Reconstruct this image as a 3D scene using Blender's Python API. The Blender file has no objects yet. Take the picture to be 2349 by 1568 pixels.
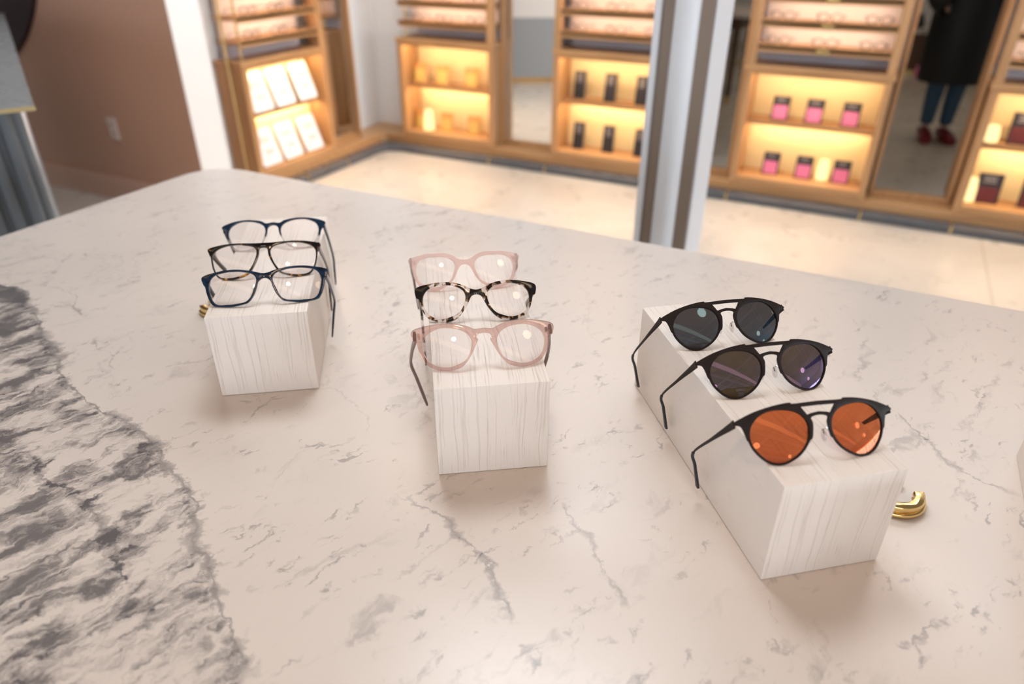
import bpy, bmesh, math, random
from mathutils import Vector, Matrix
from math import sin, cos, pi, radians as R
random.seed(7)
SC = bpy.context.scene
COL = SC.collection

# ------------------------------------------------------------------ camera
# World frame: X runs along the rear shelving wall, Y points at it, Z is up, the lens stands over (0, 0).
CAMZ = 1.4288
cd = bpy.data.cameras.new('camera')
cam = bpy.data.objects.new('camera', cd)
COL.objects.link(cam)
cam.matrix_world = Matrix([[0.894889, -0.228149, 0.383563, 0.0], [0.446277, 0.45144, -0.772683, 0.0], [0.003131, 0.862641, 0.505807, 1.428823], [0.0, 0.0, 0.0, 1.0]])
cd.sensor_fit = 'HORIZONTAL'
cd.sensor_width = 36.0
cd.lens = 25.0573
cd.clip_start = 0.02
cd.clip_end = 60
cd.dof.use_dof = True
cd.dof.focus_distance = 0.79
cd.dof.aperture_fstop = 3.0
SC.camera = cam

# ------------------------------------------------------------------ world, colour management, light
SC.view_settings.view_transform = 'Standard'
SC.view_settings.look = 'None'
SC.view_settings.gamma = 1.0
SC.view_settings.use_curve_mapping = False
SC.view_settings.exposure = -0.2
SC.cycles.use_denoising = True
SC.cycles.max_bounces = 10
SC.cycles.transparent_max_bounces = 24
SC.cycles.transmission_bounces = 8
SC.cycles.glossy_bounces = 4
SC.cycles.diffuse_bounces = 4
SC.cycles.caustics_reflective = False
SC.cycles.caustics_refractive = False
SC.cycles.sample_clamp_indirect = 4.0
wd = bpy.data.worlds.new('world'); SC.world = wd
wd.use_nodes = True
bg = wd.node_tree.nodes['Background']
bg.inputs[0].default_value = (0.75, 0.86, 1.0, 1)
bg.inputs[1].default_value = 1.0

def area(name, loc, rot, sx, sy, power, col):
    l = bpy.data.lights.new(name, 'AREA'); l.shape = 'RECTANGLE'; l.size = sx; l.size_y = sy
    l.energy = power; l.color = col
    o = bpy.data.objects.new(name, l); COL.objects.link(o); o.location = loc; o.rotation_euler = rot
    return o
# daylight entering by the two glazed walls (right side and street front)
DAY = (0.80, 0.90, 1.0)
area('daylight_right', (12.9, 0.6, 1.55), (0, R(90), 0), 2.1, 9.0, 950, DAY)
area('daylight_front', (1.0, -5.9, 1.75), (R(90), 0, 0), 9.0, 2.5, 230, DAY)
# skylight behind the table
area('overhead_light', (-1.15, 1.85, 3.69), (0, 0, 0), 1.4, 0.8, 80, (0.90, 0.95, 1.0))
# added overhead fill, brightening the rear corner and the aisle before the shelving
area('overhead_light', (-1.1, 3.9, 3.69), (0, 0, 0), 4.2, 0.6, 115, (0.84, 0.92, 1.0))

# ------------------------------------------------------------------ material helpers
class NT:
    def __init__(s, name):
        s.m = bpy.data.materials.new(name); s.m.use_nodes = True
        s.t = s.m.node_tree; s.t.nodes.clear()
        s.out = s.t.nodes.new('ShaderNodeOutputMaterial')
    def n(s, typ, ins=None, **kw):
        nd = s.t.nodes.new('ShaderNode' + typ)
        for k, v in kw.items(): setattr(nd, k, v)
        for k, v in (ins or {}).items(): s.put(nd.inputs[k], v)
        return nd
    def put(s, sock, v):
        if isinstance(v, bpy.types.NodeSocket): s.t.links.new(v, sock)
        elif v is not None:
            if sock.type == 'RGBA' and isinstance(v, (tuple, list)) and len(v) == 3: v = (*v, 1)
            sock.default_value = v
    def math(s, op, a, b=0.0, c=None, clamp=False):
        nd = s.n('Math', operation=op, use_clamp=clamp); s.put(nd.inputs[0], a); s.put(nd.inputs[1], b)
        if c is not None: s.put(nd.inputs[2], c)
        return nd.outputs[0]
    def vec(s, kind='Object'): return s.n('TexCoord').outputs[kind]
    def map(s, v, loc=(0,0,0), rot=(0,0,0), scale=(1,1,1)):
        return s.n('Mapping', {'Vector': v, 'Location': loc, 'Rotation': rot, 'Scale': scale}).outputs[0]
    def turn(s, v, ang, scale): return s.map(s.map(v, rot=(0, 0, R(ang))), scale=scale)
    def noise(s, v, scale, detail=3, rough=0.5, dist=0.0, out=0):
        return s.n('TexNoise', {'Vector': v, 'Scale': scale, 'Detail': detail, 'Roughness': rough, 'Distortion': dist}).outputs[out]
    def ramp(s, f, stops, interp='LINEAR'):
        nd = s.n('ValToRGB', {'Fac': f}); cr = nd.color_ramp; cr.interpolation = interp
        while len(cr.elements) < len(stops): cr.elements.new(0.5)
        for e, (p, c) in zip(cr.elements, stops):
            e.position = p; e.color = (*c, 1) if isinstance(c, (tuple, list)) else (c, c, c, 1)
        return nd.outputs[0]
    def mix(s, f, a, b, mode='MIX'):
        nd = s.n('Mix', data_type='RGBA', blend_type=mode); s.put(nd.inputs[0], f)
        for i, v in ((6, a), (7, b)): s.put(nd.inputs[i], v)
        return nd.outputs[2]
    def smooth(s, x, a, b, lo=0.0, hi=1.0):
        nd = s.n('MapRange', {'Value': x, 'From Min': a, 'From Max': b, 'To Min': lo, 'To Max': hi}, interpolation_type='SMOOTHSTEP')
        return nd.outputs[0]
    def bump(s, h, strength=0.3, dist=0.001):
        return s.n('Bump', {'Height': h, 'Strength': strength, 'Distance': dist}).outputs[0]
    def bsdf(s, col=(.8,.8,.8), rough=0.5, metal=0.0, normal=None, **kw):
        ins = {'Base Color': col, 'Roughness': rough, 'Metallic': metal}
        if normal is not None: ins['Normal'] = normal
        ins.update(kw)
        return s.n('BsdfPrincipled', ins).outputs[0]
    def done(s, sh): s.t.links.new(sh, s.out.inputs[0]); return s.m

def plain(name, col, rough=0.5, metal=0.0, noise=0.0, nscale=20, **kw):
    t = NT(name)
    c = col
    if noise:
        f = t.noise(t.vec(), nscale, 4)
        c = t.mix(f, tuple(x*(1-noise) for x in col), tuple(min(1, x*(1+noise)) for x in col))
    return t.done(t.bsdf(c, rough, metal, **kw))
def emit(name, col, strength):
    t = NT(name)
    f = t.noise(t.vec(), 30, 1)
    return t.done(t.n('Emission', {'Color': t.mix(f, tuple(x*.97 for x in col), col), 'Strength': strength}).outputs[0])

MT = {}
def marble(name, base, grey, curves, big=1.0, rough=0.26):
    t = NT(name)
    P = t.map(t.vec(), rot=(0, 0, R(-26.4)))
    warp = t.n('VectorMath', {0: t.noise(P, 9, 4, .6, 0, 1), 1: (0.5, 0.5, 0.5)}, operation='SUBTRACT').outputs[0]
    W1 = t.n('VectorMath', {0: warp, 1: (0.055, 0.055, 0)}, operation='MULTIPLY').outputs[0]
    Q = t.n('VectorMath', {0: P, 1: W1}, operation='ADD').outputs[0]
    w2_ = t.n('VectorMath', {0: t.n('VectorMath', {0: t.noise(P, 55, 4, .65, 0, 1), 1: (0.5, 0.5, 0.5)}, operation='SUBTRACT').outputs[0], 1: (0.022, 0.022, 0)}, operation='MULTIPLY').outputs[0]
    Q = t.n('VectorMath', {0: Q, 1: w2_}, operation='ADD').outputs[0]
    sep = t.n('SeparateXYZ', {0: Q}); s_, t_ = sep.outputs[0], sep.outputs[1]
    sp2 = t.n('SeparateXYZ', {0: P}); s0, t0 = sp2.outputs[0], sp2.outputs[1]
    # streak direction: flecks run up to the right across the slab
    A = t.turn(Q, -45, (11, 34, 11))
    fl = t.noise(A, 1.0, 5, .62, .6)
    cluster = t.noise(Q, 3.5, 2, .5)
    flk = t.math('MULTIPLY', t.smooth(fl, .56, .70), t.smooth(cluster, .36, .60), clamp=True)
    A2 = t.turn(Q, -45, (40, 105, 40))
    f2 = t.math('MULTIPLY', t.smooth(t.noise(A2, 1.0, 4, .6, .4), .57, .70), t.smooth(t.noise(Q, 13, 2), .44, .58), clamp=True)
    cloud = t.smooth(t.noise(Q, 2.6, 5, .6), .35, .75)
    dark = t.math('ADD', t.math('MULTIPLY', flk, .34), t.math('MULTIPLY', f2, .46))
    dark = t.math('ADD', dark, t.math('MULTIPLY', cloud, .07))
    # fine wandering crack veins
    rid = t.math('ABSOLUTE', t.math('SUBTRACT', t.noise(t.map(Q, scale=(1.3, .8, 1)), 2.6, 6, .62, .3), .5))
    crack = t.math('MULTIPLY', t.smooth(rid, .0, .007, 1, 0), t.smooth(t.noise(P, 5.1, 2), .5, .60))
    dark = t.math('ADD', dark, t.math('MULTIPLY', crack, .16))
    for i, (pts, w, amt) in enumerate(curves):
        fc = t.n('FloatCurve', {'Value': t.math('SUBTRACT', t_, .3)})
        cu = fc.mapping.curves[0]
        pts = sorted([(b - .3, (a + 1.5) / 3.0) for a, b in pts])
        pts = [p for p in pts if 0 <= p[0] <= 1]
        while len(cu.points) > 2: cu.points.remove(cu.points[-1])
        cu.points[0].location = pts[0]; cu.points[1].location = pts[-1]
        for p_ in pts[1:-1]: cu.points.new(*p_)
        fc.mapping.extend = 'HORIZONTAL'
        fc.mapping.update()
        cv = t.math('SUBTRACT', t.math('MULTIPLY', fc.outputs[0], 3.0), 1.5)
        lo, hi = pts[0][0] + .3, pts[-1][0] + .3
        d = t.math('SUBTRACT', s_, cv)
        ad = t.math('ABSOLUTE', d)
        wv = t.math('MULTIPLY', t.smooth(t.noise(P, 38, 4, .7), .38, .68), w * 2.2)
        line = t.math('MULTIPLY', t.math('SUBTRACT', 1.0, t.math('DIVIDE', ad, t.math('ADD', wv, w * .25)), clamp=True),
                      t.math('MULTIPLY', t.smooth(t_, lo, lo + .02), t.smooth(t_, hi - .02, hi, 1, 0)))
        dark = t.math('ADD', dark, t.math('MULTIPLY', line, amt))
        if i == 0:
            # the grey river lies left of the first vein
            band = t.smooth(d, -.012, .004, 1, 0)
            dens = t.noise(t.turn(Q, -45, (9, 24, 9)), 1.0, 6, .68, .5)
            dens2 = t.noise(t.turn(Q, -46, (26, 52, 26)), 1.0, 4, .6, .5)
            heavy = t.smooth(t_, .62, .95, .0, .06)
            heavy = t.math('ADD', heavy, t.smooth(t.math('ABSOLUTE', t.math('ADD', d, .30)), .0, .12, .07, 0))
            heavy = t.math('ADD', heavy, t.smooth(t.math('ABSOLUTE', t.math('ADD', d, .16)), .0, .05, .06, 0))
            g = t.smooth(t.math('ADD', t.math('ADD', t.math('MULTIPLY', dens, .58), t.math('MULTIPLY', dens2, .42)), heavy), .46, .62)
            g = t.math('ADD', t.math('MULTIPLY', g, .80), .04)
            dark = t.math('ADD', dark, t.math('MULTIPLY', g, band))
    dark = t.math('MINIMUM', dark, .92)
    col = t.mix(dark, base, grey)
    tint = t.mix(t.noise(P, 1.7, 2), (1, .985, .97), (.97, .965, .97))
    col = t.mix(1.0, col, tint, 'MULTIPLY')
    rg = t.math('ADD', t.math('MULTIPLY', t.noise(P, 14, 3), .06), rough)
    MT[name] = t.done(t.bsdf(col, rg, **{'Specular IOR Level': .45}))
    return MT[name]

VEINS = [([(-1.45,1.078),(-0.847,1.063),(-0.763,0.993),(-0.675,0.898),(-0.602,0.794),(-0.52,0.724),(-0.461,0.685),(-0.418,0.652),(-0.377,0.602),(-0.332,0.548),(-0.305,0.5),(-0.278,0.457),(-0.251,0.419),(-0.227,0.388),(-0.204,0.349)],0.01,0.55),([(-0.775,1.068),(-0.71,1.032),(-0.679,0.98),(-0.635,0.948)],0.0035,0.5),([(-0.556,0.639),(-0.509,0.601),(-0.47,0.574),(-0.435,0.541),(-0.407,0.507),(-0.381,0.482),(-0.341,0.437)],0.008,0.55),([(-0.135,0.569),(-0.116,0.562),(-0.089,0.549),(-0.065,0.531),(-0.057,0.51),(-0.03,0.482),(-0.011,0.456),(-0.001,0.429),(0.012,0.402)],0.005,0.5),([(0.049,0.557),(0.06,0.519),(0.075,0.496),(0.081,0.464),(0.096,0.434),(0.106,0.418)],0.0035,0.35),([(0.476,0.726),(0.491,0.669),(0.498,0.614),(0.515,0.586),(0.536,0.559)],0.004,0.4),([(-0.612,0.898),(-0.584,0.855),(-0.551,0.841),(-0.528,0.809),(-0.501,0.803)],0.003,0.45)]
marble('white_marble', (.715, .64, .58), (.075, .072, .08), VEINS)
marble('grey_marble', (.27, .28, .28), (.10, .105, .11), [], rough=.25)

def limewash(name):
    t = NT(name)
    P = t.vec()
    wob = t.math('MULTIPLY', t.math('SUBTRACT', t.noise(t.map(P, scale=(14, 9, 9)), 1, 2), .5), .012)
    sx = t.n('SeparateXYZ', {0: P})
    X = t.math('ADD', sx.outputs[0], wob)
    V = t.n('CombineXYZ', {0: X, 1: sx.outputs[1], 2: sx.outputs[2]}).outputs[0]
    g1 = t.noise(t.map(V, scale=(420, 7, 7)), 1, 2, .5)
    g2 = t.noise(t.map(V, scale=(800, 26, 26)), 1, 3, .6)
    line = t.smooth(g1, .56, .66)
    pore = t.math('MULTIPLY', t.smooth(g2, .58, .7), t.smooth(g1, .42, .56))
    side = t.noise(t.map(P, rot=(R(25), 0, 0), scale=(60, 60, 420)), 1, 4, .6)
    nx = t.math('ABSOLUTE', t.n('SeparateXYZ', {0: t.vec('Normal')}).outputs[0])
    onside = t.math('GREATER_THAN', nx, .7)
    sp = t.math('MULTIPLY', t.smooth(side, .6, .74), onside)
    gr = t.math('MULTIPLY', t.math('ADD', t.math('MULTIPLY', line, .36), t.math('MULTIPLY', pore, .5)), t.math('SUBTRACT', 1.0, onside))
    broad = t.noise(t.map(V, scale=(40, 2.5, 2.5)), 1, 2)
    c = t.mix(broad, (.77, .68, .605), (.83, .75, .685))
    c = t.mix(t.math('ADD', gr, t.math('MULTIPLY', sp, .5), clamp=True), c, (.60, .49, .42))
    h = t.math('MULTIPLY', t.math('ADD', gr, t.math('MULTIPLY', sp, .6)), -1.0)
    MT[name] = t.done(t.bsdf(c, .5, normal=t.bump(h, .55, .0012)))
limewash('limewashed_oak')

def oak(name, col, dark, axis=2, rough=.42):
    t = NT(name)
    sc = [34, 34, 34]; sc[axis] = 1.6
    g = t.noise(t.map(t.vec(), scale=tuple(sc)), 1, 5, .6, .3)
    f = t.noise(t.map(t.vec(), scale=tuple(x*4 for x in sc)), 1, 3)
    c = t.mix(t.smooth(g, .35, .7), col, dark)
    c = t.mix(t.math('MULTIPLY', t.smooth(f, .55, .75), .3), c, dark)
    MT[name] = t.done(t.bsdf(c, rough, normal=t.bump(g, .12, .001)))
oak('oak_upright', (.52, .285, .125), (.37, .19, .075), 2)
oak('oak_level', (.52, .285, .125), (.37, .19, .075), 0)
oak('walnut', (.13, .065, .03), (.06, .028, .014), 2)

def wallpaint(name, col, rough=.7):
    t = NT(name)
    n_ = t.noise(t.vec(), 120, 3)
    c = t.mix(t.noise(t.vec(), 2.0, 3), tuple(x*.97 for x in col), col)
    MT[name] = t.done(t.bsdf(c, rough, normal=t.bump(n_, .06, .001)))
wallpaint('white_paint', (.86, .84, .81))
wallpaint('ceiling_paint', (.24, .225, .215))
wallpaint('terracotta_paint', (.50, .28, .19))
wallpaint('trim_paint', (.56, .34, .25), .5)
wallpaint('recess_shadow', (.27, .205, .155), .6)  # dark tone of the column recesses, shadow put into the colour
wallpaint('column_paint', (.80, .81, .84), .45)
wallpaint('blush_paint', (.86, .73, .64), .6)
wallpaint('mauve_grey', (.60, .56, .58), .5)
wallpaint('slate_grey', (.12, .13, .14), .6)
wallpaint('panel_grey', (.34, .37, .39), .5)
wallpaint('maroon', (.018, .003, .005), .6)
wallpaint('warm_cream', (.85, .66, .36), .6)

def concrete():
    t = NT('polished_concrete')
    P = t.vec()
    a = t.noise(P, .9, 6, .6, .4); b = t.noise(P, 6, 5, .6)
    c = t.mix(t.smooth(a, .3, .72), (.61, .55, .48), (.44, .385, .325))
    c = t.mix(t.math('MULTIPLY', b, .35), c, (.66, .57, .48))
    sx = t.n('SeparateXYZ', {0: P})
    jx = t.smooth(t.math('ABSOLUTE', t.math('SUBTRACT', t.math('MODULO', t.math('ADD', sx.outputs[0], 30.555), 2.6), 0.0)), .004, .012, 1, 0)
    c = t.mix(t.math('MULTIPLY', jx, .45), c, (.24, .19, .15))
    MT['floor'] = t.done(t.bsdf(c, t.math('ADD', .22, t.math('MULTIPLY', b, .14)), **{'Specular IOR Level': .4}))
concrete()
MT['kick_stone'] = plain('kick_stone', (.085, .092, .105), .16, noise=.25, nscale=14)
MT['brass'] = plain('brass', (.78, .56, .24), .16, 1.0, noise=.06, nscale=60)
MT['dull_brass'] = plain('dull_brass', (.52, .40, .20), .35, 1.0, noise=.1)
MT['steel'] = plain('steel', (.6, .6, .62), .25, 1.0, noise=.05)
MT['mirror'] = plain('mirror_silver', (.90, .90, .88), .015, 1.0, noise=.01)
MT['outlet'] = plain('outlet_plastic', (.62, .52, .47), .4, noise=.03)
MT['led_warm'] = emit('led_warm', (1.0, .74, .43), 70)
MT['led_soft'] = emit('led_soft', (1.0, .78, .58), 42)
MT['globe'] = emit('globe_glow', (1.0, .74, .52), 9)
MT['tube_light'] = emit('tube_light', (1.0, .70, .47), 2.1)
MT['spot_glow'] = emit('spot_glow', (1.0, .93, .84), 45)
MT['blob_glow'] = emit('blob_glow', (1.0, .74, .34), 2.0)  # glow put into the blobs between the books
MT['paper'] = plain('paper', (.86, .84, .82), .5, noise=.03, nscale=60)
MT['ink_grey'] = plain('ink_grey', (.55, .52, .50), .6, noise=.1)
MT['page_edge'] = plain('page_edge', (.78, .72, .6), .7, noise=.1, nscale=300)
for n_, c_ in dict(cover_black=(.022, .018, .02), cover_pink=(.85, .22, .40), cover_brown=(.22, .10, .06), cover_red=(.12, .012, .012),
                   cover_orange=(.75, .32, .06), cover_yellow=(.80, .55, .16), cover_text=(.55, .5, .5), denim=(.03, .085, .16), coat=(.0025, .0025, .004),
                   shoe_red=(.22, .02, .03), skin=(.55, .33, .24), hair=(.03, .018, .012), blouse=(.5, .45, .4), card_print=(.78, .60, .57)).items():
    MT[n_] = plain(n_, c_, .55 if 'shoe' not in n_ else .3, noise=.12, nscale=25)

# eyewear plastics
def acetate(name, fn, rough=.12):
    t = NT(name); MT[name] = t.done(fn(t))
def _navy(t):
    v = t.noise(t.map(t.vec(), scale=(60, 160, 60)), 1, 3, .5, 1.2)
    c = t.ramp(v, [(.35, (.002, .005, .014)), (.55, (.004, .018, .042)), (.72, (.006, .034, .072))])
    return t.bsdf(c, .14)
acetate('navy_acetate', _navy)
def clearmix(t, col, opaque_sh, fac_opaque, tint=(.93, .93, .93), gloss=.16, dif=.2):
    tr = t.n('BsdfTransparent', {0: tint}).outputs[0]
    gl = t.n('BsdfGlossy', {'Color': (1, 1, 1, 1), 'Roughness': .05}).outputs[0]
    lw = t.n('LayerWeight', {'Blend': .35}).outputs[0]
    cl = t.n('MixShader', {0: t.math('MULTIPLY', lw, gloss * 4), 1: tr, 2: gl}).outputs[0]
    df = t.bsdf(col, .15)
    cl = t.n('MixShader', {0: dif, 1: cl, 2: df}).outputs[0]
    if opaque_sh is None: return cl
    return t.n('MixShader', {0: fac_opaque, 1: cl, 2: opaque_sh}).outputs[0]
def _fade(t):
    y = t.n('SeparateXYZ', {0: t.vec()}).outputs[1]
    op = t.bsdf((.006, .022, .05), .12, **{'Coat Weight': .15, 'Coat Roughness': .04})
    return clearmix(t, (.80, .75, .72), op, t.smooth(y, -.0085, -.0045), tint=(.90, .88, .87))
acetate('navy_to_crystal', _fade)
def _tort(t):
    n1 = t.noise(t.map(t.vec(), loc=(.3, 0, 0), scale=(150, 110, 60)), 1, 2, .5, .8)
    y = t.n('SeparateXYZ', {0: t.vec()}).outputs[1]
    k = t.math('ADD', n1, t.smooth(y, -.026, -.018, .10, 0))
    c = t.ramp(k, [(.64, (.006, .0035, .0035)), (.69, (.12, .035, .006)), (.74, (.62, .27, .03))])
    return t.bsdf(c, .12, **{'Coat Weight': .15, 'Coat Roughness': .04})
acetate('dark_tortoise', _tort)
def _ltort(t):
    n1 = t.noise(t.map(t.vec(), loc=(.013, .4, 0), scale=(125, 100, 40)), 1, 1.5, .45, .3)
    x = t.math('ABSOLUTE', t.n('SeparateXYZ', {0: t.vec()}).outputs[0])
    y = t.n('SeparateXYZ', {0: t.vec()}).outputs[1]
    corner = t.math('MULTIPLY', t.smooth(x, .056, .062), t.smooth(y, .0, .006))
    bridge = t.smooth(x, .004, .010, 1, 0)
    v = t.math('ADD', n1, t.math('MULTIPLY', t.math('MAXIMUM', corner, bridge), .22))
    op = t.bsdf(t.mix(t.smooth(v, .492, .535), (.34, .14, .035), (.010, .006, .005)), .14)
    return clearmix(t, (.86, .76, .70), op, t.smooth(v, .478, .490), tint=(.95, .92, .90))
acetate('light_tortoise', _ltort)
acetate('blush_acetate', lambda t: t.n('MixShader', {0: .42, 1: t.n('BsdfTransparent', {0: (.97, .87, .845, 1)}).outputs[0], 2: t.bsdf((.84, .65, .60), .14)}).outputs[0])
acetate('rose_crystal', lambda t: clearmix(t, (.60, .41, .37), None, 0, tint=(.91, .79, .76), gloss=.22, dif=.13))
acetate('smoke_crystal', lambda t: t.n('MixShader', {0: .6, 1: t.n('BsdfTransparent', {0: (.62, .52, .50, 1)}).outputs[0], 2: t.bsdf((.20, .14, .125), .15)}).outputs[0])
MT['satin_black'] = plain('satin_black_metal', (.016, .0095, .0075), .45, 0.0, noise=.08, nscale=200, **{'Specular IOR Level': .2})
MT['tip_black'] = plain('tip_rubber', (.012, .013, .015), .45, noise=.08)
MT['rivet'] = plain('rivet_silver', (.85, .85, .85), .15, 1.0, noise=.02)
def lens_mat(name, tint, coat, refl, blend=.25):
    t = NT(name)
    tr = t.n('BsdfTransparent', {0: tint}).outputs[0]
    gl = t.n('BsdfGlossy', {'Color': (*coat, 1), 'Roughness': .012}).outputs[0]
    lw = t.n('LayerWeight', {'Blend': blend}).outputs[1]
    f = t.math('ADD', t.math('MULTIPLY', t.math('POWER', lw, 2.5), .08), refl, clamp=True)
    s = t.n('MixShader', {0: f, 1: tr, 2: gl}).outputs[0]
    MT[name] = t.done(s)
lens_mat('clear_lens', (.985, .975, .975, 1), (1, .98, .96), .02)
lens_mat('grey_lens', (.29, .27, .27, 1), (.35, .72, 1.0), .07)
lens_mat('olive_lens', (.35, .31, .22, 1), (.50, .38, 1.0), .12)
lens_mat('copper_lens', (.77, .41, .25, 1), (1.0, .50, .30), .06)
lens_mat('pad_clear', (.9, .88, .87, 1), (1, 1, 1), .12)

# ------------------------------------------------------------------ mesh helpers
def new_obj(name, me, mat, parent=None, loc=None, rot=None):
    o = bpy.data.objects.new(name, me); COL.objects.link(o)
    if mat is not None:
        for m in (mat if isinstance(mat, (list, tuple)) else [mat]): me.materials.append(MT[m] if isinstance(m, str) else m)
    if parent is not None: o.parent = parent
    if loc is not None: o.location = loc
    if rot is not None: o.rotation_euler = rot
    return o
class MB:
    def __init__(s): s.bm = bmesh.new()
    def box(s, x0, x1, y0, y1, z0, z1, bev=0.0, mi=0, seg=2):
        bm = bmesh.new()
        bmesh.ops.create_cube(bm, size=1)
        for v in bm.verts: v.co = Vector((x0 + (v.co.x + .5)*(x1-x0), y0 + (v.co.y + .5)*(y1-y0), z0 + (v.co.z + .5)*(z1-z0)))
        if bev: bmesh.ops.bevel(bm, geom=bm.edges[:], offset=bev, segments=seg, affect='EDGES', profile=.5)
        s._add(bm, mi); return s
    def _add(s, bm, mi=0, mat=None):
        if mat is not None: bmesh.ops.transform(bm, matrix=mat, verts=bm.verts[:])
        for f in bm.faces: f.material_index = mi
        me = bpy.data.meshes.new('t'); bm.to_mesh(me); bm.free(); s.bm.from_mesh(me); bpy.data.meshes.remove(me)
    def rbox(s, size, mat, bev=0.0, mi=0):
        bm = bmesh.new(); bmesh.ops.create_cube(bm, size=1)
        for v in bm.verts: v.co = Vector((v.co.x*size[0], v.co.y*size[1], v.co.z*size[2]))
        if bev: bmesh.ops.bevel(bm, geom=bm.edges[:], offset=bev, segments=2, affect='EDGES', profile=.5)
        s._add(bm, mi, mat); return s
    def cyl(s, c, r, h, seg=24, r2=None, mi=0, mat=None):
        bm = bmesh.new(); bmesh.ops.create_cone(bm, cap_ends=True, segments=seg, radius1=r, radius2=r if r2 is None else r2, depth=h)
        bmesh.ops.translate(bm, vec=(0, 0, h/2), verts=bm.verts[:])
        if mat is not None: bmesh.ops.transform(bm, matrix=mat, verts=bm.verts[:])
        bmesh.ops.translate(bm, vec=c, verts=bm.verts[:]); s._add(bm, mi); return s
    def sphere(s, c, r, seg=24, scale=(1,1,1), mi=0):
        bm = bmesh.new(); bmesh.ops.create_uvsphere(bm, u_segments=seg, v_segments=seg//2, radius=r)
        for v in bm.verts: v.co = Vector((v.co.x*scale[0], v.co.y*scale[1], v.co.z*scale[2])) + Vector(c)
        s._add(bm, mi); return s
    def lathe(s, prof, seg=28, c=(0,0,0), mi=0):
        bm = bmesh.new(); rings = []
        for r, z in prof: rings.append([bm.verts.new((c[0]+r*cos(2*pi*i/seg), c[1]+r*sin(2*pi*i/seg), c[2]+z)) for i in range(seg)])
        for a, b in zip(rings, rings[1:]):
            for i in range(seg): bm.faces.new((a[i], a[(i+1)%seg], b[(i+1)%seg], b[i]))
        bm.faces.new(rings[0][::-1]); bm.faces.new(rings[-1]); s._add(bm, mi); return s
    def sweep(s, pts, rad, seg=10, mi=0, up=Vector((1,0,0))):
        """pts: points; rad: (a, b) half sizes per point, a along the binormal, b along 'up'."""
        bm = bmesh.new(); rings = []
        P = [Vector(p) for p in pts]
        for i, p in enumerate(P):
            tg = (P[min(i+1, len(P)-1)] - P[max(i-1, 0)]).normalized()
            u_ = (up - tg*up.dot(tg)).normalized(); b = tg.cross(u_)
            a_, b_ = rad[i] if isinstance(rad, list) else rad
            ring = []
            for k in range(seg):
                an = 2*pi*k/seg; cx, cy = cos(an), sin(an)
                cx = math.copysign(abs(cx)**.62, cx); cy = math.copysign(abs(cy)**.62, cy)
                ring.append(bm.verts.new(p + b*cx*a_ + u_*cy*b_))
            rings.append(ring)
        for a, b in zip(rings, rings[1:]):
            for k in range(seg): bm.faces.new((a[k], a[(k+1)%seg], b[(k+1)%seg], b[k]))
        bm.faces.new(rings[0][::-1]); bm.faces.new(rings[-1]); s._add(bm, mi); return s
    def tube(s, pts, r, seg=10, mi=0):
        up = Vector((0.13, 0.21, .97)); 
        return s.sweep(pts, (r, r), seg, mi, up)
    def prism(s, poly, z0, z1, bev=0.0, mi=0):
        bm = bmesh.new(); vs = [bm.verts.new((x, y, z0)) for x, y in poly]; f = bm.faces.new(vs)
        r = bmesh.ops.extrude_face_region(bm, geom=[f]); ex = [v for v in r['geom'] if isinstance(v, bmesh.types.BMVert)]
        bmesh.ops.translate(bm, vec=(0, 0, z1-z0), verts=ex); bmesh.ops.recalc_face_normals(bm, faces=bm.faces[:])
        if bev:
            es = [e for e in bm.edges if abs(e.verts[0].co.z - e.verts[1].co.z) < 1e-6]
            bmesh.ops.bevel(bm, geom=es, offset=bev, segments=2, affect='EDGES', profile=.5)
        s._add(bm, mi); return s
    def build(s, name, mat, parent=None, loc=None, rot=None, smooth=None):
        bmesh.ops.recalc_face_normals(s.bm, faces=s.bm.faces[:])
        me = bpy.data.meshes.new(name); s.bm.to_mesh(me); s.bm.free()
        if smooth is not None:
            for p_ in me.polygons: p_.use_smooth = True
            me.set_sharp_from_angle(angle=R(smooth))
        return new_obj(name, me, mat, parent, loc, rot)
def tag(o, label, cat, group=None, kind=None):
    o['label'] = label; o['category'] = cat
    if group: o['group'] = group
    if kind: o['kind'] = kind
    return o
def struct(o, label=None):
    o['kind'] = 'structure'
    if label: o['label'] = label
    return o
def empty(name, loc=(0,0,0), rot=(0,0,0)):
    o = bpy.data.objects.new(name, None); COL.objects.link(o); o.location = loc; o.rotation_euler = rot
    o.empty_display_size = .05
    return o
def dup(root, loc=None, rot=None):
    r = root.copy(); COL.objects.link(r)
    if loc is not None: r.location = loc
    if rot is not None: r.rotation_euler = rot
    for ch in list(root.children):
        c = ch.copy(); COL.objects.link(c); c.parent = r
        for g in list(ch.children):
            d = g.copy(); COL.objects.link(d); d.parent = c
    return r

# ------------------------------------------------------------------ room shell
CEIL = 3.7
def wallbox(name, x0, x1, y0, y1, z0, z1, mat, label):
    return struct(MB().box(x0, x1, y0, y1, z0, z1).build(name, mat), label)
wallbox('floor', -9, 13.4, -6, 11.2, -.1, 0, 'floor', 'polished beige concrete floor')
wallbox('ceiling', -9, 13.4, -6, 11.2, CEIL, CEIL + .1, 'ceiling_paint', 'white ceiling')
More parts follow.
